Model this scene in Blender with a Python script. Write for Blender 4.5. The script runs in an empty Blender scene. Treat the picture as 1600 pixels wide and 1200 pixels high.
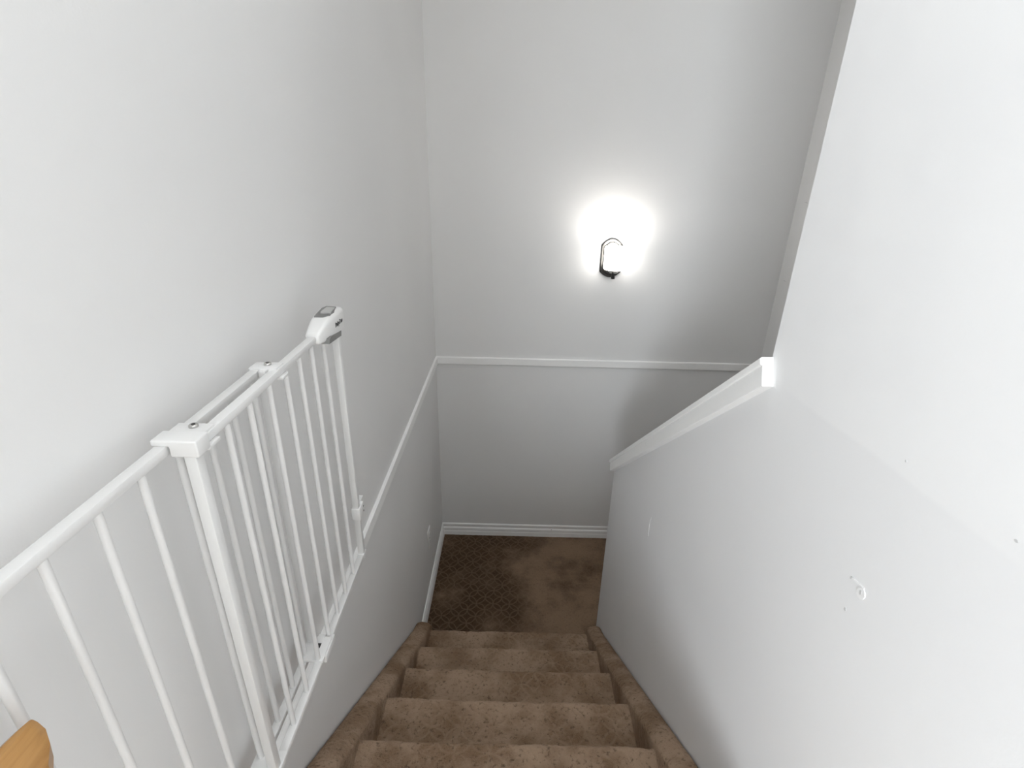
import bpy, bmesh, math, random
from mathutils import Vector, Matrix, noise
random.seed(7)
S = bpy.context.scene
COL = S.collection

# ------------------------------------------------------------------ camera
F_PX, PITCH, YAW, ROLL = 816.03, math.radians(23.654), math.radians(-0.187), math.radians(1.311)
CAM = Vector((0.4561, 0.0, 2.3638))
fw = Vector((math.sin(YAW)*math.cos(PITCH), math.cos(YAW)*math.cos(PITCH), -math.sin(PITCH)))
rt = Vector((math.cos(YAW), -math.sin(YAW), 0)); up = rt.cross(fw)
rt2 = rt*math.cos(ROLL) + up*math.sin(ROLL)
up2 = -rt*math.sin(ROLL) + up*math.cos(ROLL)
cd = bpy.data.cameras.new('camera'); cd.sensor_width = 36; cd.lens = 36*F_PX/1600
cd.clip_start = 0.01
cam = bpy.data.objects.new('camera', cd); COL.objects.link(cam)
M3 = Matrix((rt2, up2, -fw)).transposed()
cam.matrix_world = Matrix.Translation(CAM) @ M3.to_4x4()
S.camera = cam

# ------------------------------------------------------------------ world, added lights, exposure
w = bpy.data.worlds.new('world'); S.world = w; w.use_nodes = True
w.node_tree.nodes['Background'].inputs[0].default_value = (0.80, 0.88, 1.0, 1)
w.node_tree.nodes['Background'].inputs[1].default_value = 1.0
def area(name, loc, target, sx, sy, power, col):
    l = bpy.data.lights.new(name, 'AREA'); l.shape = 'RECTANGLE'; l.size = sx; l.size_y = sy
    l.energy = power; l.color = col
    o = bpy.data.objects.new(name, l); COL.objects.link(o); o.location = loc
    o.rotation_euler = (Vector(target)-Vector(loc)).to_track_quat('-Z', 'Y').to_euler()
    return o
# added daylight-tinted fill at an invented window in the rear wall behind the camera
area('added_window_fill', (-1.3, -4.04, 2.60), (-0.6, 0, 2.35), 2.3, 1.7, 335, (0.90, 0.955, 1.0))
# added fill lights under the stairwell ceiling, no fittings there
area('added_stairwell_fill', (0.4, 0.7, 3.72), (0.4, 0.71, 0), 0.4, 0.4, 5.0, (0.98, 0.99, 1.0))
area('added_landing_fill', (0.85, 1.75, 3.72), (0.85, 1.76, 0), 0.55, 0.55, 2.2, (1.0, 0.985, 0.96))
vs = S.view_settings
vs.view_transform = 'Standard'; vs.look = 'None'; vs.gamma = 1.0; vs.use_curve_mapping = False
vs.exposure = 0.11
S.cycles.use_denoising = True
S.cycles.max_bounces = 11; S.cycles.diffuse_bounces = 9
S.cycles.caustics_reflective = False; S.cycles.caustics_refractive = False
S.cycles.use_adaptive_sampling = True; S.cycles.adaptive_threshold = 0.03
S.cycles.sample_clamp_indirect = 6.0

# ------------------------------------------------------------------ node helpers
def mat(name):
    m = bpy.data.materials.new(name); m.use_nodes = True
    nt = m.node_tree; b = nt.nodes['Principled BSDF']
    return m, nt, b
class NT:
    def __init__(s, nt): s.nt = nt
    def n(s, t, **kw):
        x = s.nt.nodes.new(t)
        for k, v in kw.items(): setattr(x, k, v)
        return x
    def l(s, a, b): s.nt.links.new(a, b)
    def m(s, op, a, b=None, c=None):
        x = s.n('ShaderNodeMath', operation=op)
        for i, v in enumerate((a, b, c)):
            if v is None: continue
            if isinstance(v, (int, float)): x.inputs[i].default_value = v
            else: s.l(v, x.inputs[i])
        return x.outputs[0]
    def smooth(s, v, lo, hi, a=0.0, b=1.0):
        x = s.n('ShaderNodeMapRange', interpolation_type='SMOOTHSTEP')
        x.inputs[1].default_value = lo; x.inputs[2].default_value = hi
        x.inputs[3].default_value = a; x.inputs[4].default_value = b
        s.l(v, x.inputs[0]); return x.outputs[0]
    def mix(s, f, a, b):
        x = s.n('ShaderNodeMix', data_type='RGBA')
        if isinstance(f, (int, float)): x.inputs[0].default_value = f
        else: s.l(f, x.inputs[0])
        for i, v in ((6, a), (7, b)):
            if isinstance(v, tuple): x.inputs[i].default_value = (*v, 1)
            else: s.l(v, x.inputs[i])
        return x.outputs[2]
    def noise(s, vec, scale, detail=4, rough=0.5):
        x = s.n('ShaderNodeTexNoise'); x.inputs['Scale'].default_value = scale
        x.inputs['Detail'].default_value = detail; x.inputs['Roughness'].default_value = rough
        s.l(vec, x.inputs['Vector']); return x.outputs['Fac']
    def bump(s, h, strength, dist, prev=None):
        x = s.n('ShaderNodeBump'); x.inputs['Strength'].default_value = strength
        x.inputs['Distance'].default_value = dist; s.l(h, x.inputs['Height'])
        if prev is not None: s.l(prev, x.inputs['Normal'])
        return x.outputs[0]

def paint(name, col, rough=0.6, bump=0.12, var=0.015, scale=260):
    m, nt, b = mat(name); k = NT(nt)
    g = k.n('ShaderNodeNewGeometry').outputs['Position']
    n1 = k.noise(g, 1.6, 1)
    lo = tuple(c*(1-var) for c in col); hi = tuple(min(1, c*(1+var)) for c in col)
    k.l(k.mix(k.smooth(n1, 0.3, 0.7), lo, hi), b.inputs['Base Color'])
    h = k.noise(g, scale, 1, 0.55)
    k.l(k.bump(h, bump, 0.0006), b.inputs['Normal'])
    b.inputs['Roughness'].default_value = rough
    b.inputs['Specular IOR Level'].default_value = 0.3
    return m
def plain(name, col, rough=0.4, metal=0.0, nscale=120, var=0.03, bump=0.03):
    m, nt, b = mat(name); k = NT(nt)
    g = k.n('ShaderNodeNewGeometry').outputs['Position']
    n1 = k.noise(g, nscale, 1)
    lo = tuple(c*(1-var) for c in col); hi = tuple(min(1, c*(1+var)) for c in col)
    k.l(k.mix(n1, lo, hi), b.inputs['Base Color'])
    if bump: k.l(k.bump(n1, bump, 0.0005), b.inputs['Normal'])
    b.inputs['Roughness'].default_value = rough; b.inputs['Metallic'].default_value = metal
    return m

M_WALL = paint('wall_paint', (0.76, 0.76, 0.757))
M_TRIM = paint('trim_paint', (0.87, 0.87, 0.865), rough=0.38, bump=0.05, var=0.01, scale=90)
M_CEIL = paint('ceiling_paint', (0.80, 0.80, 0.79), rough=0.8, bump=0.3)
M_GATE = plain('white_lacquer', (0.72, 0.72, 0.715), rough=0.38, nscale=300, var=0.01, bump=0.02)
M_PLASTIC = plain('white_plastic', (0.76, 0.76, 0.755), rough=0.35, nscale=200, var=0.01, bump=0.02)
M_GREY = plain('grey_plastic', (0.19, 0.19, 0.185), rough=0.5, nscale=900, var=0.15, bump=0.2)
M_DARK = plain('dark_gap', (0.02, 0.02, 0.02), rough=0.6)
M_STEEL = plain('screw_steel', (0.62, 0.61, 0.59), rough=0.25, metal=1.0)
M_NICKEL = plain('brushed_nickel', (0.085, 0.082, 0.078), rough=0.32, metal=1.0, nscale=500, var=0.08, bump=0.05)
M_CUP = plain('satin_nickel', (0.42, 0.41, 0.39), rough=0.25, metal=1.0, nscale=500, var=0.08, bump=0.05)
M_KNOB = plain('dark_bronze', (0.03, 0.03, 0.03), rough=0.35, metal=0.4)
M_SMUDGE = plain('scuffed_paint', (0.56, 0.56, 0.56), rough=0.7)
M_FILL = plain('wall_filler', (0.80, 0.80, 0.80), rough=0.5)

def repainted_wall():
    # the patched right hand wall: fresher coat above an uneven roller edge
    m, nt, b = mat('wall_paint_patched'); k = NT(nt)
    g = k.n('ShaderNodeNewGeometry').outputs['Position']
    sp = k.n('ShaderNodeSeparateXYZ'); k.l(g, sp.inputs[0])
    wob = k.noise(g, 9, 1)
    line = k.m('ADD', k.m('SUBTRACT', sp.outputs[2], 2.012), k.m('MULTIPLY', k.m('SUBTRACT', wob, 0.5), 0.012))
    line = k.m('ADD', line, k.m('MULTIPLY', k.m('SUBTRACT', sp.outputs[1], 0.7), 0.06))
    edge = k.smooth(line, -0.004, 0.006)
    n1 = k.noise(g, 2.2, 1)
    base = k.mix(k.smooth(n1, 0.3, 0.7), (0.752, 0.754, 0.760), (0.772, 0.774, 0.778))
    col = k.mix(k.m('MULTIPLY', edge, k.smooth(k.noise(g, 5, 2), 0.35, 0.6, 0.35, 1.0)), base, (0.785, 0.787, 0.79))
    k.l(col, b.inputs['Base Color'])
    h = k.noise(g, 260, 1, 0.55)
    h2 = k.noise(g, 28, 2, 0.6)
    k.l(k.bump(h2, 0.10, 0.002, k.bump(h, 0.12, 0.0006)), b.inputs['Normal'])
    b.inputs['Roughness'].default_value = 0.6; b.inputs['Specular IOR Level'].default_value = 0.3
    return m
M_WALLR = repainted_wall()

def carpet(name, lit_tone):
    """worn = True: the stair carpet, scuffed, its stronger light painted in as paler brown; False: the landing, bleached only along the walking line"""
    m, nt, b = mat(name); k = NT(nt)
    g = k.n('ShaderNodeNewGeometry').outputs['Position']
    sp = k.n('ShaderNodeSeparateXYZ'); k.l(g, sp.inputs[0])
    wz = k.m('MULTIPLY', k.m('SUBTRACT', k.noise(g, 14, 2), 0.5), 0.014)     # the cut pattern is not a ruled grid
    x = k.m('ADD', sp.outputs[0], wz)
    y = k.m('ADD', k.m('SUBTRACT', sp.outputs[1], sp.outputs[2]), wz)
    s = 1/0.0672*0.70711
    u = k.m('FRACT', k.m('MULTIPLY', k.m('ADD', x, y), s))
    v = k.m('FRACT', k.m('MULTIPLY', k.m('ADD', k.m('SUBTRACT', x, y), 10.0), s))
    dmin = None
    for cu in (0, 1):
        for cv in (0, 1):
            du = k.m('SUBTRACT', u, float(cu)); dv = k.m('SUBTRACT', v, float(cv))
            d = k.m('SQRT', k.m('ADD', k.m('MULTIPLY', du, du), k.m('MULTIPLY', dv, dv)))
            d = k.m('ABSOLUTE', k.m('SUBTRACT', d, 0.7071))
            dmin = d if dmin is None else k.m('MINIMUM', dmin, d)
    line = k.smooth(dmin, 0.010, 0.085, 1.0, 0.0)
    fine = k.noise(g, 420, 2, 0.7)
    mid = k.noise(g, 85, 5, 0.68)
    big = k.noise(g, 5.5 if lit_tone else 3.4, 5, 0.62)
    if lit_tone:
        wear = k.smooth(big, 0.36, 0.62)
        dark, light, lc = (0.255, 0.160, 0.095), (0.455, 0.325, 0.226), (0.48, 0.345, 0.24)  # stair browns raised to carry the stronger light on the treads
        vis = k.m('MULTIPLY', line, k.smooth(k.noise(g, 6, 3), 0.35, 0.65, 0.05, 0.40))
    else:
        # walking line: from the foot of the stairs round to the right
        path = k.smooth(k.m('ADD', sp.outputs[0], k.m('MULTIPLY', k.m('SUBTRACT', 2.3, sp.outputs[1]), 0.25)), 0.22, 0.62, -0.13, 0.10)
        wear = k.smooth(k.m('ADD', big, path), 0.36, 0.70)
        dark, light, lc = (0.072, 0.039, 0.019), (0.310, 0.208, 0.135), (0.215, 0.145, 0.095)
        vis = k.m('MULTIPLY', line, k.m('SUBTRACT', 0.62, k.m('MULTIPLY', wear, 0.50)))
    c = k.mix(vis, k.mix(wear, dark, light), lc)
    crev = k.smooth(mid, 0.31, 0.48, 0.70 if lit_tone else 0.35, 0.0)
    c = k.mix(crev, c, (0.07, 0.042, 0.024) if lit_tone else (0.045, 0.026, 0.015))
    c = k.mix(k.smooth(fine, 0.40, 0.75, 0.0, 0.22), c, (0.48, 0.36, 0.27) if lit_tone else (0.30, 0.215, 0.155))
    k.l(c, b.inputs['Base Color'])
    vor = k.n('ShaderNodeTexVoronoi'); vor.inputs['Scale'].default_value = 230; k.l(g, vor.inputs['Vector'])
    bp = k.bump(k.m('SUBTRACT', 1.0, vor.outputs['Distance']), 0.5, 0.003)
    bp = k.bump(fine, 0.5, 0.004, bp)
    bp = k.bump(mid, 0.8, 0.014, bp)
    bp = k.bump(line, 0.2, 0.002, bp)
    k.l(bp, b.inputs['Normal'])
    b.inputs['Roughness'].default_value = 1.0
    b.inputs['Specular IOR Level'].default_value = 0.05
    b.inputs['Sheen Weight'].default_value = 0.12
    b.inputs['Sheen Roughness'].default_value = 0.5
    b.inputs['Sheen Tint'].default_value = (0.75, 0.62, 0.52, 1)
    return m
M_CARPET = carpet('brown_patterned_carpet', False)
M_STAIR = carpet('lit_brown_stair_carpet', True)

def wood(name, c0, c1, axis=1):
    m, nt, b = mat(name); k = NT(nt)
    g = k.n('ShaderNodeNewGeometry').outputs['Position']
    mp = k.n('ShaderNodeMapping'); k.l(g, mp.inputs[0])
    sc = [60, 60, 60]; sc[axis] = 4; mp.inputs['Scale'].default_value = sc
    n1 = k.noise(mp.outputs[0], 1.0, 6, 0.6)
    k.l(k.mix(k.smooth(n1, 0.3, 0.7), c0, c1), b.inputs['Base Color'])
    k.l(k.bump(n1, 0.1, 0.0006), b.inputs['Normal'])
    b.inputs['Roughness'].default_value = 0.35
    return m
M_FLOOR = wood('pale_floor', (0.30, 0.25, 0.20), (0.40, 0.34, 0.28))
M_OAK = wood('honey_oak', (0.30, 0.145, 0.04), (0.46, 0.25, 0.085))

def shade_mat():
    m, nt, b = mat('lit_opal_glass')
    b.inputs['Base Color'].default_value = (0.9, 0.89, 0.87, 1)
    b.inputs['Roughness'].default_value = 0.3
    k = NT(nt); g = k.n('ShaderNodeNewGeometry').outputs['Position']
    k.l(k.mix(k.noise(g, 30, 2), (1.0, 0.965, 0.91), (1.0, 0.975, 0.93)), b.inputs['Emission Color'])
    b.inputs['Emission Strength'].default_value = 12.0
    return m
M_SHADE = shade_mat()

# ------------------------------------------------------------------ mesh helpers
def newmesh(name, bm, m, parent=None, smooth=False):
    me = bpy.data.meshes.new(name)
    bmesh.ops.recalc_face_normals(bm, faces=bm.faces)
    bm.to_mesh(me); bm.free()
    if m: me.materials.append(m)
    if smooth:
        for p in me.polygons: p.use_smooth = True
    o = bpy.data.objects.new(name, me); COL.objects.link(o)
    if parent: o.parent = parent; o.matrix_parent_inverse = parent.matrix_basis.inverted()
    return o
def autosmooth(o, ang=40):
    me = o.data
    for p in me.polygons: p.use_smooth = True
    bm = bmesh.new(); bm.from_mesh(me)
    for e in bm.edges:
        if len(e.link_faces) == 2 and e.calc_face_angle(0) > math.radians(ang): e.smooth = False
    bm.to_mesh(me); bm.free(); return o
def bx(bm, x0, x1, y0, y1, z0, z1, bev=0.0, seg=2):
    r = bmesh.ops.create_cube(bm, size=1)
    vv = r['verts']
    for v in vv:
        v.co = Vector((x0 if v.co.x < 0 else x1, y0 if v.co.y < 0 else y1, z0 if v.co.z < 0 else z1))
    if bev:
        es = list({e for v in vv for e in v.link_edges})
        bmesh.ops.bevel(bm, geom=es, offset=bev, segments=seg, affect='EDGES', profile=0.5)
def boxobj(name, x0, x1, y0, y1, z0, z1, m, parent=None, bev=0.0):
    bm = bmesh.new(); bx(bm, x0, x1, y0, y1, z0, z1, bev)
    o = newmesh(name, bm, m, parent)
    return autosmooth(o) if bev else o
def tag(o, label=None, cat=None, kind=None, group=None):
    if label: o['label'] = label
    if cat: o['category'] = cat
    if kind: o['kind'] = kind
    if group: o['group'] = group
    return o
def struct(o): o['kind'] = 'structure'; return o
def empty(name, loc, label, cat):
    o = bpy.data.objects.new(name, None); COL.objects.link(o); o.location = loc
    o.empty_display_size = 0.1
    return tag(o, label, cat)
def prism(name, pts, axis, a0, a1, m, parent=None, smooth=0):
    """extrude a closed 2-D outline along axis (0=x: pts are (y,z); 1=y: pts are (x,z); 2=z: pts are (x,y))"""
    bm = bmesh.new()
    def P(p, a):
        q = list(p); q.insert(axis, a); return Vector(q)
    A = [bm.verts.new(P(p, a0)) for p in pts]; B = [bm.verts.new(P(p, a1)) for p in pts]
    n = len(pts)
    for i in range(n): bm.faces.new((A[i], A[(i+1) % n], B[(i+1) % n], B[i]))
    bm.faces.new(A); bm.faces.new(B)
    o = newmesh(name, bm, m, parent)
    return autosmooth(o, smooth) if smooth else o
def cyl(name, p0, p1, r0, m, parent=None, r1=None, seg=20, bev=0.0):
    p0 = Vector(p0); p1 = Vector(p1); r1 = r0 if r1 is None else r1
    bm = bmesh.new()
    L = (p1-p0).length
    q = (p1-p0).to_track_quat('Z', 'Y').to_matrix().to_4x4()
    prof = [(0, 0.0), (r0-bev, 0.0), (r0, bev), (r1, L-bev), (r1-bev, L), (0, L)] if bev else [(0, 0), (r0, 0), (r1, L), (0, L)]
    lathe_into(bm, prof, seg, Matrix.Translation(p0) @ q)
    return autosmooth(newmesh(name, bm, m, parent), 50)
def lathe_into(bm, prof, seg, mtx):
    rings = []
    for r, z in prof:
        if r < 1e-7: rings.append([bm.verts.new(mtx @ Vector((0, 0, z)))])
        else: rings.append([bm.verts.new(mtx @ Vector((r*math.cos(2*math.pi*i/seg), r*math.sin(2*math.pi*i/seg), z))) for i in range(seg)])
    for a, b in zip(rings[:-1], rings[1:]):
        for i in range(seg):
            j = (i+1) % seg
            if len(a) == 1 and len(b) == 1: continue
            if len(a) == 1: bm.faces.new((a[0], b[i], b[j]))
            elif len(b) == 1: bm.faces.new((a[i], a[j], b[0]))
            else: bm.faces.new((a[i], a[j], b[j], b[i]))
def loft(name, rings, m, parent=None, ang=40):
    bm = bmesh.new(); R = [[bm.verts.new(Vector(p)) for p in r] for r in rings]
    n = len(R[0])
    for a, b in zip(R[:-1], R[1:]):
        for i in range(n): bm.faces.new((a[i], a[(i+1) % n], b[(i+1) % n], b[i]))
    bm.faces.new(R[0]); bm.faces.new(R[-1])
    return autosmooth(newmesh(name, bm, m, parent), ang)
def rrect(x0, x1, z0, z1, r, n=4):
    pts = []
    for cx, cz, a0 in ((x1-r, z1-r, 0), (x0+r, z1-r, 90), (x0+r, z0+r, 180), (x1-r, z0+r, 270)):
        for i in range(n+1):
            a = math.radians(a0+90*i/n); pts.append((cx+r*math.cos(a), cz+r*math.sin(a)))
    return pts

# ------------------------------------------------------------------ dimensions (metres; landing carpet at z = 0)
W, D, XR = 0.92, 2.8438, 1.8823            # stair width, back wall, far right wall
YC, YE = 0.885, 2.008                      # end of the full-height wall, end of the low wall
RISE, RUN, YN = 0.1878, 0.2519, 1.8985     # steps; YN = nosing of the lowest step
ZF = RISE*7                                # upstairs floor
YF = YN-6*RUN                              # its edge
ZCEIL = ZF+2.44
HT = 1.284                                 # trim height

# ------------------------------------------------------------------ structure
struct(boxobj('wall_left', -0.11, 0.0, -1.0, D+0.12, -0.05, ZCEIL, M_WALL))
struct(boxobj('wall_back', 0.0, XR, D, D+0.12, -0.05, ZCEIL, M_WALL))
struct(boxobj('wall_far_right', XR, XR+0.12, YC, D+0.12, -0.05, ZCEIL, M_WALL))
# right hand wall: full height near the camera, low beside the steps
capz = lambda y: 2.042-(y-0.882)*0.8075
WALLR = prism('wall_right', [(-4.0, -0.05), (YE, -0.05), (YE, capz(YE)-0.025), (YC, capz(YC)-0.025), (YC, ZCEIL), (-4.0, ZCEIL)], 0, W, W+0.11, M_WALLR)
struct(WALLR)
struct(boxobj('wall_behind_low_wall', W+0.11, XR+0.12, YC-0.11, YC, -0.05, ZCEIL, M_WALL))
struct(boxobj('ceiling', -3.3, XR+0.12, -4.1, D+0.12, ZCEIL, ZCEIL+0.1, M_CEIL))
# upstairs room behind the camera
struct(boxobj('wall_upstairs_side', -3.3, -3.2, -4.1, -0.9, ZF, ZCEIL, M_WALL))
struct(boxobj('wall_upstairs_front', -3.2, -0.11, -1.0, -0.9, ZF, ZCEIL, M_WALL))
bm = bmesh.new()
wx0, wx1, wz0, wz1 = -2.5, -0.1, 1.75, 3.45
bx(bm, -3.2, wx0, -4.1, -4.0, ZF, ZCEIL); bx(bm, wx1, W, -4.1, -4.0, ZF, ZCEIL)
bx(bm, wx0, wx1, -4.1, -4.0, ZF, wz0); bx(bm, wx0, wx1, -4.1, -4.0, wz1, ZCEIL)
struct(newmesh('wall_upstairs_rear', bm, M_WALL))
bm = bmesh.new()
for a, b_, c, d in ((wx0, wx0+.05, wz0, wz1), (wx1-.05, wx1, wz0, wz1), (wx0+.05, wx1-.05, wz0, wz0+.05), (wx0+.05, wx1-.05, wz1-.05, wz1)):
    bx(bm, a, b_, -4.01, -3.97, c, d)
struct(newmesh('added_window_1', bm, M_TRIM))  # made-up window frame, put in for the fill light behind the camera
struct(boxobj('floor_upstairs', -3.2, W, -4.0, YF-0.005, ZF-0.22, ZF, M_FLOOR))

# landing floor: carpet with a slightly uneven pile
def carpet_grid(name, x0, x1, y0, y1, z, step, parent=None):
    nx = int((x1-x0)/step); ny = int((y1-y0)/step)
    bm = bmesh.new(); V = []
    for j in range(ny+1):
        row = []
        for i in range(nx+1):
            x = x0+(x1-x0)*i/nx; y = y0+(y1-y0)*j/ny
            h = 0.0016*noise.noise(Vector((x*70, y*70, 0.3)))+0.0012*noise.noise(Vector((x*17, y*17, 5)))
            row.append(bm.verts.new((x, y, z+h)))
        V.append(row)
    for j in range(ny):
        for i in range(nx): bm.faces.new((V[j][i], V[j][i+1], V[j+1][i+1], V[j+1][i]))
    # sides and underside
    per = V[0]+[r[-1] for r in V[1:]]+V[-1][-2::-1]+[r[0] for r in V[-2:0:-1]]
    low = [bm.verts.new((v.co.x, v.co.y, z-0.05)) for v in per]; n = len(per)
    for i in range(n): bm.faces.new((per[i], low[i], low[(i+1) % n], per[(i+1) % n]))
    bm.faces.new(low)
    return autosmooth(newmesh(name, bm, M_CARPET, parent), 60)
struct(carpet_grid('floor', 0.0, XR, YC, D, 0.0, 0.009))

# trim boards at the height of the upstairs floor
tp = [(0, 0), (0, 0.045), (-0.004, 0.045), (-0.011, 0.041), (-0.012, 0.004), (-0.009, 0)]
struct(prism('trim_1', [(D+a, HT-0.045+b) for a, b in tp], 0, 0.0, XR, M_TRIM))
struct(prism('trim_2', [(-a, HT-0.045+b) for a, b in tp], 1, YF, D-0.012, M_TRIM))
# baseboards on the landing, moulded in three steps
bp_ = [(0, 0.0), (0, 0.088), (-0.005, 0.088), (-0.0085, 0.083), (-0.0085, 0.073), (-0.005, 0.068), (-0.005, 0.062), (-0.011, 0.055), (-0.0125, 0.046), (-0.0125, 0.036), (-0.010, 0.033), (-0.013, 0.028), (-0.0145, 0.0)]
BB = struct(prism('baseboard_back', [(D+a, 0.0+b) for a, b in bp_], 0, 0.0, XR, M_TRIM, smooth=25))
struct(prism('baseboard_left', [(-a, b) for a, b in bp_], 1, YN+0.035, D-0.0145, M_TRIM, smooth=25))
cyl('nail_hole', (0.735, D-0.0100, 0.058), (0.735, D-0.0104, 0.058), 0.0022, M_DARK, BB, seg=10)

# sloping cap on the low wall: top board and tapered apron under it
y0c, y1c = 0.866, YE+0.012
capo = bpy.data.objects.new('trim_3', None); COL.objects.link(capo); capo.location = (W, y0c, capz(y0c)); struct(capo)
TH = math.atan(0.8075)
def sweep(name, sect, parent, m=M_TRIM):
    """sect: (x, distance below the cap's top measured downwards); both ends are cut leaning back"""
    rings = []
    for y in (0.882, YE+0.020): rings.append([(x, y+0.39*t, capz(y+0.39*t)+t*1.10) for x, t in sect])
    return loft(name, rings, m, parent, 25)
xo = 0.8965
sweep('cap_board', [(xo+0.003, 0.0), (xo, -0.003), (xo, -0.0145), (xo+0.002, -0.0165), (W+0.132, -0.0165), (W+0.135, -0.014), (W+0.135, -0.003), (W+0.131, 0)], capo)
sweep('apron', [(xo+0.0045, -0.0165), (xo+0.0040, -0.0180), (xo+0.0030, -0.058), (xo+0.0045, -0.060), (W+0.0005, -0.060), (W+0.0005, -0.0165)], capo)
sweep('apron', [(W+0.1095, -0.0165), (W+0.1095, -0.060), (W+0.128, -0.060), (W+0.130, -0.0165)], capo)
cyl('nail_hole', (xo+0.0040, 1.52, capz(1.52)-0.034), (xo+0.0030, 1.52, capz(1.52)-0.034), 0.0035, M_FILL, capo, seg=10)

# ------------------------------------------------------------------ carpeted stairs
st = empty('staircase', (W/2, YN, 0), 'brown carpeted staircase going down to the landing between grey walls', 'stairs')
def jitter(co, amp=0.0022):
    return amp*noise.noise(co*65)+amp*0.9*noise.noise(co*22+Vector((3, 1, 7)))+amp*0.5*noise.noise(co*150)
def step_mesh(k):
    yk, zk = YN-k*RUN, RISE*(k+1)
    prof = []
    r = 0.021
    yb = yk-0.022                                  # riser plane
    z0 = zk-RISE-0.004
    for i in range(12): prof.append((yb, z0+(zk-2*r-z0)*i/12))
    for i in range(11):
        a = math.radians(-90+180*i/10)
        prof.append((yk-r+r*math.cos(a), zk-r+r*math.sin(a)))
    yr = yk-RUN-0.024
    for i in range(1, 30): prof.append((yk-r+(yr-(yk-r))*i/29, zk))
    nx = 120; x0, x1 = 0.05, W-0.05
    bm = bmesh.new(); V = []
    n = len(prof)
    for j in range(nx+1):
        x = x0+(x1-x0)*j/nx; row = []
        for i, (y, z) in enumerate(prof):
            a = prof[max(0, i-1)]; b = prof[min(n-1, i+1)]
            t = Vector((b[0]-a[0], b[1]-a[1])); nn = Vector((t.y, -t.x)).normalized() if t.length else Vector((0, 1))
            nn = -nn if (i > 20 and nn.y < 0) else nn
            d = jitter(Vector((x, y, z)))
            # nosing droops slightly and wanders along its length
            if 12 <= i <= 26: d += 0.0030*noise.noise(Vector((x*9, k*3.1, 2)))
            row.append(bm.verts.new((x, y+nn.x*d, z+nn.y*d)))
        row.append(bm.verts.new((x, yr, z0))); V.append(row)
    m_ = n+1
    for j in range(nx):
        for i in range(m_): bm.faces.new((V[j][i], V[j][(i+1) % m_], V[j+1][(i+1) % m_], V[j+1][i]))
    bm.faces.new(V[0]); bm.faces.new(V[-1])
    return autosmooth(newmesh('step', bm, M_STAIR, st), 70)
for k in range(6): step_mesh(k)
def stringer(xa, xb):
    """carpet-wrapped sloping side board; xa is the wall side"""
    sgn = 1 if xb > xa else -1
    wd = abs(xb-xa)
    n = 150
    ya, yb = YN+0.032, YF-0.004
    bm = bmesh.new(); rings = []
    r = 0.024
    for j in range(n+1):
        t = j/n; y = ya+(yb-ya)*t
        zt = RISE+(YN-y)*RISE/RUN+0.024+0.016*max(0, 1-(ya-y)/0.12)
        e = max(0.0, 1-(ya-y)/0.03)
        zt -= 0.020*e*e                          # rounded lower end
        sec = [(0.0, max(-0.004, zt-0.30)), (0.0, zt-0.012), (0.006, zt-0.003), (wd*0.3, zt+0.003), (wd*0.55, zt+0.001)]
        for i in range(7):
            a = math.radians(90-90*i/6)
            sec.append((wd-r+r*math.cos(a), zt-r+r*math.sin(a)))
        for i in range(1, 8): sec.append((wd, zt-r-(min(0.30, zt+0.004)-r)*i/7))
        ring = []
        for q, (o, z) in enumerate(sec):
            co = Vector((xa+sgn*o, y, z)); d = jitter(co, 0.0018)
            if q >= 2: co += Vector((sgn*d*(1 if q > 6 else 0.3), d*0.6, d*(1 if q < 10 else 0.2)))
            ring.append(co)
        rings.append(ring)
    R = [[bm.verts.new(c) for c in rr] for rr in rings]; m_ = len(R[0])
    for a, b in zip(R[:-1], R[1:]):
        for i in range(m_): bm.faces.new((a[i], a[(i+1) % m_], b[(i+1) % m_], b[i]))
    bm.faces.new(R[0]); bm.faces.new(R[-1])
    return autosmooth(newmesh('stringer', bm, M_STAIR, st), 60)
stringer(0.001, 0.073)
stringer(W-0.001, W-0.070)
# oak edge of the upstairs floor over the top step
nz = [(YF-0.06, ZF+0.001), (YF+0.012, ZF+0.001), (YF+0.020, ZF-0.006), (YF+0.020, ZF-0.018), (YF+0.013, ZF-0.024), (YF-0.004, ZF-0.024), (YF-0.004, ZF-0.15), (YF-0.06, ZF-0.15)]
struct(prism('trim_4', nz, 0, 0.001, W-0.001, M_OAK, smooth=30))

# ------------------------------------------------------------------ safety gate, swung open along the left wall
gate = empty('safety_gate', (0.05, 0.6, 1.383), 'white metal bar safety gate swung open along the left wall above the stairs', 'gate')
ZT, ZB = 2.036, 1.383
NX0, NX1 = 0.0275, 0.0425        # fixed half (wall side)
FX0, FX1 = 0.0580, 0.0735        # sliding half (stair side)
RH = 0.0125
def grail(name, x0, x1, y0, y1, z0, z1): return boxobj(name, x0, x1, y0, y1, z0, z1, M_GATE, gate, 0.0018)
grail('top_rail', NX0, NX1, 0.10, 0.808, ZT-RH, ZT)
grail('top_rail', FX0, FX1, 0.545, 1.085, ZT-RH, ZT)
grail('bottom_rail', NX0, NX1, 0.10, 0.808, ZB, ZB+RH)
grail('bottom_rail', FX0, FX1, 0.545, 1.088, ZB, ZB+RH)
grail('upright', NX0, NX1, 0.100, 0.114, ZB+RH, ZT-RH)
grail('upright', NX0, NX1, 0.796, 0.808, ZB+RH, ZT-RH)
grail('upright', FX0, FX1, 0.5395, 0.5555, ZB, ZT-RH)
grail('upright', FX0, FX1, 1.074, 1.088, ZB+RH, ZT-RH)
bar_me = None
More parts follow.
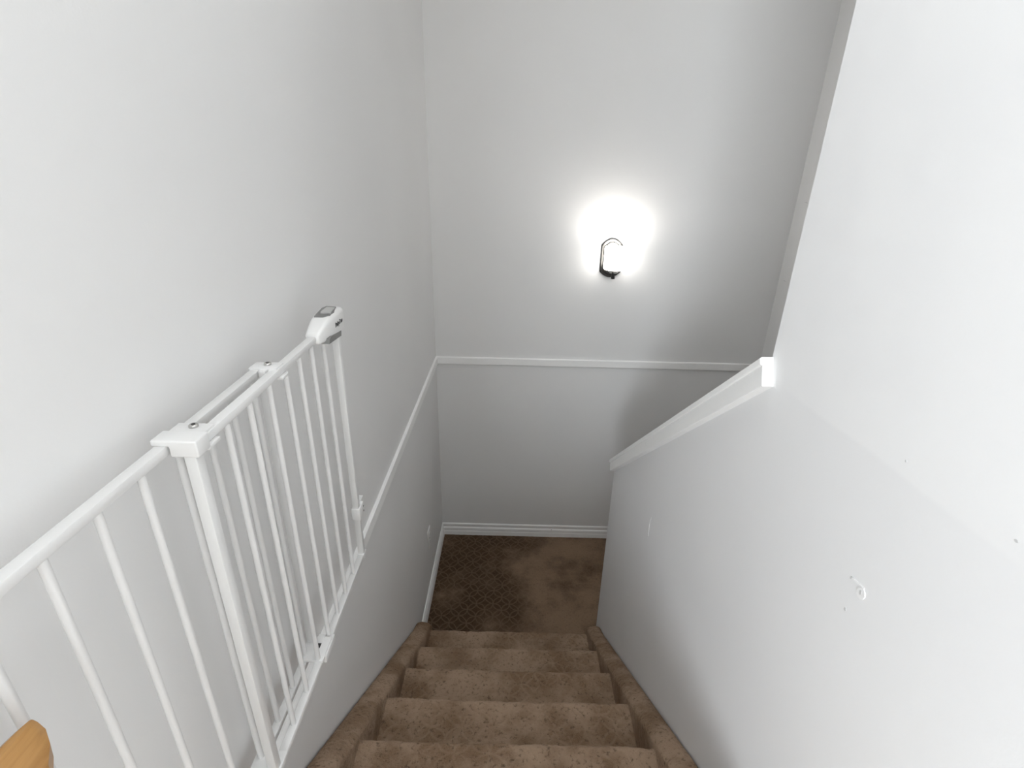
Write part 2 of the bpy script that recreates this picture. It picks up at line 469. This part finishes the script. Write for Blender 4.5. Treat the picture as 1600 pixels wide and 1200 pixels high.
def bar(x, y):
    global bar_me
    if bar_me is None:
        o = cyl('bar', (0, 0, ZB+RH-0.001), (0, 0, ZT-RH+0.001), 0.0048, M_GATE, gate, seg=18)
        bar_me = o.data
    else:
        o = bpy.data.objects.new('bar', bar_me); COL.objects.link(o); o.parent = gate
        o.matrix_parent_inverse = gate.matrix_basis.inverted()
    o.location = (x, y, 0)
for i in range(10): bar((NX0+NX1)/2, 0.159+i*0.0675)
for y in (0.626, 0.691, 0.757, 0.820, 0.880, 0.941, 1.005): bar((FX0+FX1)/2, y)
def screw(x, y, z, parent, r=0.0058):
    o = cyl('screw', (x, y, z-0.001), (x, y, z+0.0035), r, M_STEEL, parent, seg=20, bev=0.001)
    cyl('screw_recess', (x, y, z+0.0034), (x, y, z+0.0038), r*0.5, M_NICKEL, o, seg=6)
# upper bracket on the upright: plate over both rails and a moulded cap at its near end
br = boxobj('bracket', NX0-0.002, FX1-0.002, 0.556, 0.592, ZT-0.002, ZT+0.003, M_PLASTIC, gate, 0.0012)
screw(0.0505, 0.582, ZT+0.003, br)
Lc = [(NX0-0.003, ZT-0.0005), (NX0-0.003, ZT+0.008), (FX1+0.0065, ZT+0.008), (FX1+0.0065, ZT-0.0145), (NX1+0.003, ZT-0.0145), (NX1+0.003, ZT-0.0005)]
capb = prism('bracket_cap', Lc, 1, 0.5355, 0.5625, M_PLASTIC, gate)
bm = bmesh.new(); bm.from_mesh(capb.data)
bmesh.ops.bevel(bm, geom=[e for e in bm.edges], offset=0.0022, segments=3, affect='EDGES', profile=0.5)
bm.to_mesh(capb.data); bm.free(); autosmooth(capb, 45)
boxobj('bracket_tab', FX0+0.002, FX1+0.0045, 0.560, 0.588, ZT-RH-0.006, ZT-RH-0.0005, M_PLASTIC, gate, 0.001)
# second upper bracket where the fixed half ends
br = boxobj('bracket', NX0-0.002, FX1-0.003, 0.780, 0.809, ZT-0.002, ZT+0.003, M_PLASTIC, gate, 0.0012)
boxobj('bracket_tongue', 0.0445, 0.0560, 0.772, 0.790, ZT-0.010, ZT+0.001, M_PLASTIC, br, 0.001)
screw(0.0500, 0.797, ZT+0.003, br)
boxobj('bracket_tab', FX0+0.002, FX1+0.0045, 0.784, 0.806, ZT-RH-0.006, ZT-RH-0.0005, M_PLASTIC, gate, 0.001)
# lower slide blocks
br = boxobj('bracket', NX0-0.003, FX1+0.003, 0.752, 0.812, ZB+RH-0.001, ZB+RH+0.006, M_PLASTIC, gate, 0.0015)
boxobj('slot', 0.0490, 0.0600, 0.782, 0.7935, ZB+RH+0.0056, ZB+RH+0.0064, M_DARK, br)
boxobj('slide_key', 0.0475, 0.0615, 0.794, 0.8145, ZB+RH+0.004, ZB+RH+0.0095, M_PLASTIC, br, 0.001)
boxobj('bracket_foot', FX1-0.001, FX1+0.005, 0.765, 0.822, ZB-0.004, ZB+RH+0.002, M_PLASTIC, br, 0.0015)
br = boxobj('bracket', NX0-0.003, FX1+0.003, 0.520, 0.575, ZB+RH-0.001, ZB+RH+0.006, M_PLASTIC, gate, 0.0015)
# catch clipped to the far upright
ct = boxobj('wall_catch', FX0-0.003, FX1+0.003, 1.071, 1.1080, 1.505, 1.540, M_PLASTIC, gate, 0.002)
prism('catch_wing', [(1.1080, 1.540), (1.127, 1.543), (1.127, 1.534), (1.1080, 1.508)], 0, FX0+0.002, FX1-0.004, M_PLASTIC, ct)
for z in (1.514, 1.5285):
    cyl('screw_hole', (FX1+0.0026, 1.102, z), (FX1+0.0034, 1.102, z), 0.0026, M_DARK, ct, seg=12)
# hinge arms to the wall at the near end
for z in (1.42, 1.99):
    boxobj('hinge', 0.0, NX0+0.006, 0.098, 0.116, z-0.012, z+0.012, M_PLASTIC, gate, 0.002)
# corner shoe of the lower far end
boxobj('corner_shoe', FX0-0.001, FX1+0.001, 1.070, 1.092, ZB-0.001, ZB+RH+0.001, M_PLASTIC, gate, 0.001)
# latch handle
sections = [(0.951, 0.0545, 0.0785, 2.0210, 2.0395, 0.004), (0.954, 0.0530, 0.0810, 2.0190, 2.0425, 0.006), (0.972, 0.0515, 0.0865, 2.0170, 2.0520, 0.008),
            (0.990, 0.0500, 0.0895, 2.0150, 2.0590, 0.009), (1.015, 0.0490, 0.0915, 2.0130, 2.0635, 0.009), (1.050, 0.0490, 0.0920, 2.0105, 2.0650, 0.009),
            (1.072, 0.0500, 0.0905, 2.0100, 2.0630, 0.009), (1.083, 0.0530, 0.0860, 2.0140, 2.0580, 0.009), (1.086, 0.0560, 0.0820, 2.0180, 2.0540, 0.008)]
rings = [[(x, y, z) for x, z in rrect(a, b, c, d, r, 5)] for y, a, b, c, d, r in sections]
latch = loft('latch_handle', rings, M_PLASTIC, gate, 60)
# grey thumb slider on top, set in a chamfered pad
def pad(name, outline, zlo, zhi, inset, m, parent):
    cx = sum(p[0] for p in outline)/len(outline); cy = sum(p[1] for p in outline)/len(outline)
    top = [(cx+(x-cx)*inset, cy+(y-cy)*inset, zhi(x, y)) for x, y in outline]
    low = [(x, y, zlo) for x, y in outline]
    return loft(name, [low, top], m, parent, 30)
ol = [(0.0560, 0.997), (0.0740, 0.997), (0.0860, 1.006), (0.0880, 1.028), (0.0820, 1.062), (0.0600, 1.066), (0.0545, 1.050)]
sl = pad('latch_slider', ol, 2.0570, lambda x, y: 2.0662-(0.0028 if y < 1.01 else 0), 0.93, M_GREY, latch)
pad('slider_grip', [(0.064, 1.014), (0.085, 1.014), (0.083, 1.050), (0.064, 1.052)], 2.063, lambda x, y: 2.0680, 0.92, plain('light_grey_plastic', (0.42, 0.42, 0.41), rough=0.4), sl)
# grey lower release tab
prism('latch_release', [(0.966, 2.0165), (1.040, 2.0095), (1.043, 2.0200), (0.984, 2.0270), (0.972, 2.0260)], 0, 0.0760, 0.0926, M_GREY, latch)
# lettering on the stair side of the latch
fc = bpy.data.curves.new('lettering', 'FONT'); fc.body = 'BabyDan'; fc.size = 0.0125; fc.extrude = 0.0002
fc.align_x = 'CENTER'; fc.align_y = 'CENTER'; fc.shear = 0.15; fc.offset = 0.0004
fo = bpy.data.objects.new('lettering_source', fc); COL.objects.link(fo)
bpy.context.view_layer.update()
me = bpy.data.meshes.new_from_object(fo.evaluated_get(bpy.context.evaluated_depsgraph_get()))
bpy.data.objects.remove(fo); me.materials.clear(); me.materials.append(M_DARK)
lt = bpy.data.objects.new('lettering', me); COL.objects.link(lt); lt.parent = latch
lt.matrix_basis = Matrix.Translation((0.0919, 1.036, 2.0395)) @ Matrix(((0, 0, 1, 0), (1, 0, 0, 0), (0, 1, 0, 0), (0, 0, 0, 1)))
lt['label'] = 'small black lettering on the latch'

# ------------------------------------------------------------------ oak handrail end by the gate hinge
hr = empty('oak_handrail', (0.075, 0.0, 1.90), 'end of a honey oak handrail in the lower left corner beside the gate', 'handrail')
HX, HZ, HY = 0.068, 1.934, 0.277
sec = [(HX-0.018, HZ-0.050), (HX+0.018, HZ-0.050), (HX+0.022, HZ-0.026), (HX+0.014, HZ-0.010), (HX+0.003, HZ), (HX-0.003, HZ), (HX-0.014, HZ-0.010), (HX-0.022, HZ-0.026)]
loft('rail', [[(x, y, z) for x, z in sec] for y in (-0.60, HY-0.020)] + [[(HX+(x-HX)*q, y, HZ-0.003+(z-HZ+0.003)*q) for x, z in sec] for y, q in ((HY-0.008, 0.72), (HY-0.001, 0.40), (HY, 0.25))], M_OAK, hr, 30)
for y in (0.02, -0.48):
    boxobj('bracket', 0.0, HX+0.008, y-0.008, y+0.008, HZ-0.058, HZ-0.044, M_NICKEL, hr, 0.002)

# ------------------------------------------------------------------ wall sconce
SX, SZ = 0.962, 1.872
sc = empty('wall_sconce', (SX, D, SZ-0.1), 'lit wall sconce with opal glass shade on an arched nickel plate', 'lamp')
def arch(wd, z0, z1, rise_, n=14):
    pts = []
    for i in range(n+1):
        t = -1+2*i/n; pts.append((SX+wd/2*t, z1-rise_*t*t))
    for i in range(n+1):
        t = 1-2*i/n; pts.append((SX+wd/2*t, z0+rise_*0.8*t*t))
    return pts
o1 = arch(0.112, SZ-0.103, SZ+0.101, 0.036); o1b = arch(0.106, SZ-0.100, SZ+0.098, 0.035)
def plate(name, outline, y0, y1, ol2, m, parent):
    return loft(name, [[(x, y0, z) for x, z in outline], [(x, y1, z) for x, z in outline], [(x, y1-0.003, z) for x, z in ol2]], m, parent, 30)
pl = plate('back_plate', o1, D, D-0.012, o1b, M_NICKEL, sc)
o2 = arch(0.088, SZ-0.088, SZ+0.086, 0.030); o2b = arch(0.080, SZ-0.084, SZ+0.082, 0.029)
plate('raised_panel', o2, D-0.014, D-0.021, o2b, plain('polished_nickel', (0.12, 0.117, 0.112), rough=0.30, metal=1.0), pl)
YS = D-0.078
bm = bmesh.new()
R_, z0s, z1s = 0.055, SZ-0.047, SZ+0.068
lathe_into(bm, [(0.020, z0s), (R_-0.006, z0s), (R_-0.001, z0s+0.004), (R_, z0s+0.010), (R_, z1s-0.002), (R_-0.002, z1s), (R_-0.004, z1s-0.002), (R_-0.004, z0s+0.010), (R_-0.008, z0s+0.005), (0.020, z0s+0.005)], 40, Matrix.Translation((SX+0.006, YS, 0)))
shade = autosmooth(newmesh('shade', bm, M_SHADE, sc), 50)
shade['label'] = 'glowing white opal glass cylinder'
bm = bmesh.new()
lathe_into(bm, [(0, z0s-0.020), (0.012, z0s-0.020), (0.022, z0s-0.018), (0.028, z0s-0.012), (0.036, z0s-0.008), (0.037, z0s-0.003), (0.034, z0s-0.0005), (0, z0s-0.0005)], 32, Matrix.Translation((SX+0.006, YS, 0)))
cup = autosmooth(newmesh('shade_holder', bm, M_CUP, sc), 35)
for a in (40, 150, 265):
    cx_, cy_ = SX+0.006+0.037*math.cos(math.radians(a)), YS+0.037*math.sin(math.radians(a))
    cyl('thumb_screw', (cx_, cy_, z0s-0.014), (cx_, cy_, z0s-0.001), 0.003, M_STEEL, cup, seg=10)
boxobj('arm', SX-0.006, SX+0.018, YS, D-0.012, z0s-0.016, z0s-0.008, M_NICKEL, sc, 0.002)
cyl('finial', (SX+0.006, YS, z0s-0.020), (SX+0.006, YS, z0s-0.050), 0.0085, M_KNOB, sc, r1=0.0100, seg=18, bev=0.0015)
bl = bpy.data.lights.new('sconce_bulb', 'POINT'); bl.energy = 3.0; bl.color = (1.0, 0.965, 0.915); bl.shadow_soft_size = 0.032
bo = bpy.data.objects.new('sconce_bulb', bl); COL.objects.link(bo); bo.location = (SX+0.006, YS, z1s-0.014)

# ------------------------------------------------------------------ power outlet on the left wall
out = empty('power_outlet', (0, 2.331, 0.33), 'white wall outlet plate low on the left wall above the landing', 'outlet')
boxobj('cover_plate', 0.0, 0.0065, 2.297, 2.366, 0.329, 0.449, M_PLASTIC, out, 0.002)
for z in (0.363, 0.415):
    s_ = prism('socket', [(2.331+0.0165*math.cos(a)*1.0, z+0.0145*max(-0.8, min(0.8, math.sin(a)*1.15))) for a in [2*math.pi*i/20 for i in range(20)]], 0, 0.006, 0.0090, M_PLASTIC, out)
    for dy in (-0.006, 0.006): boxobj('slot', 0.0088, 0.0092, 2.331+dy-0.0012, 2.331+dy+0.0012, z-0.004, z+0.006, M_DARK, s_)
cyl('screw', (0.006, 2.331, 0.389), (0.0078, 2.331, 0.389), 0.0035, M_STEEL, out, seg=12)

# ------------------------------------------------------------------ marks on the right wall and elsewhere
def disc(name, y, z, ry, rz, m, parent=WALLR, h=0.0006, x=W, rot=0.0, n=14, rag=0.25):
    pts = []
    for i in range(n):
        a = 2*math.pi*i/n; q = 1+rag*(random.random()-0.5)
        dy, dz = ry*q*math.cos(a), rz*q*math.sin(a)
        pts.append((y+dy*math.cos(rot)-dz*math.sin(rot), z+dy*math.sin(rot)+dz*math.cos(rot)))
    return prism(name, pts, 0, x-h, x+0.0004, m, parent)
disc('nail_hole', 0.549, 1.849, 0.0016, 0.0026, M_SMUDGE)
disc('nail_hole', 0.540, 1.801, 0.0022, 0.0024, M_SMUDGE)
disc('nail_hole', 0.532, 2.044, 0.0014, 0.0016, M_SMUDGE)
disc('filler_patch', 0.5245, 1.8455, 0.0075, 0.0085, M_FILL, h=0.0010, rot=0.5, n=20, rag=0.1)
disc('nail_hole', 0.5250, 1.8465, 0.0024, 0.0034, M_SMUDGE, h=0.0014)
prism('filler_ridge', [(0.546, 1.8525), (0.5470, 1.8500), (0.5350, 1.8520), (0.5220, 1.8545), (0.5225, 1.8562), (0.5350, 1.8545)], 0, W-0.0012, W+0.0004, M_FILL, WALLR)
disc('nail_hole', 0.386, 2.050, 0.0022, 0.0014, M_SMUDGE)
# crescent dent by the low wall's end
cp = [(1.400+0.014*math.cos(a), 1.245+0.040*math.sin(a)) for a in [math.radians(-80+160*i/10) for i in range(11)]]
cp += [(1.400+0.009*math.cos(a), 1.245+0.036*math.sin(a)) for a in [math.radians(80-160*i/10) for i in range(11)]]
prism('crescent_dent', cp, 0, W-0.0010, W+0.0004, M_FILL, WALLR)
# hairline cracks on the far right wall
for y, z in ((2.745, 2.178), (2.777, 1.781)):
    prism('hairline_crack', [(y-0.026, z-0.001), (y, z+0.0035), (y+0.026, z+0.001), (y, z+0.0005)], 0, XR-0.0005, XR+0.0004, M_SMUDGE, bpy.data.objects['wall_far_right'])
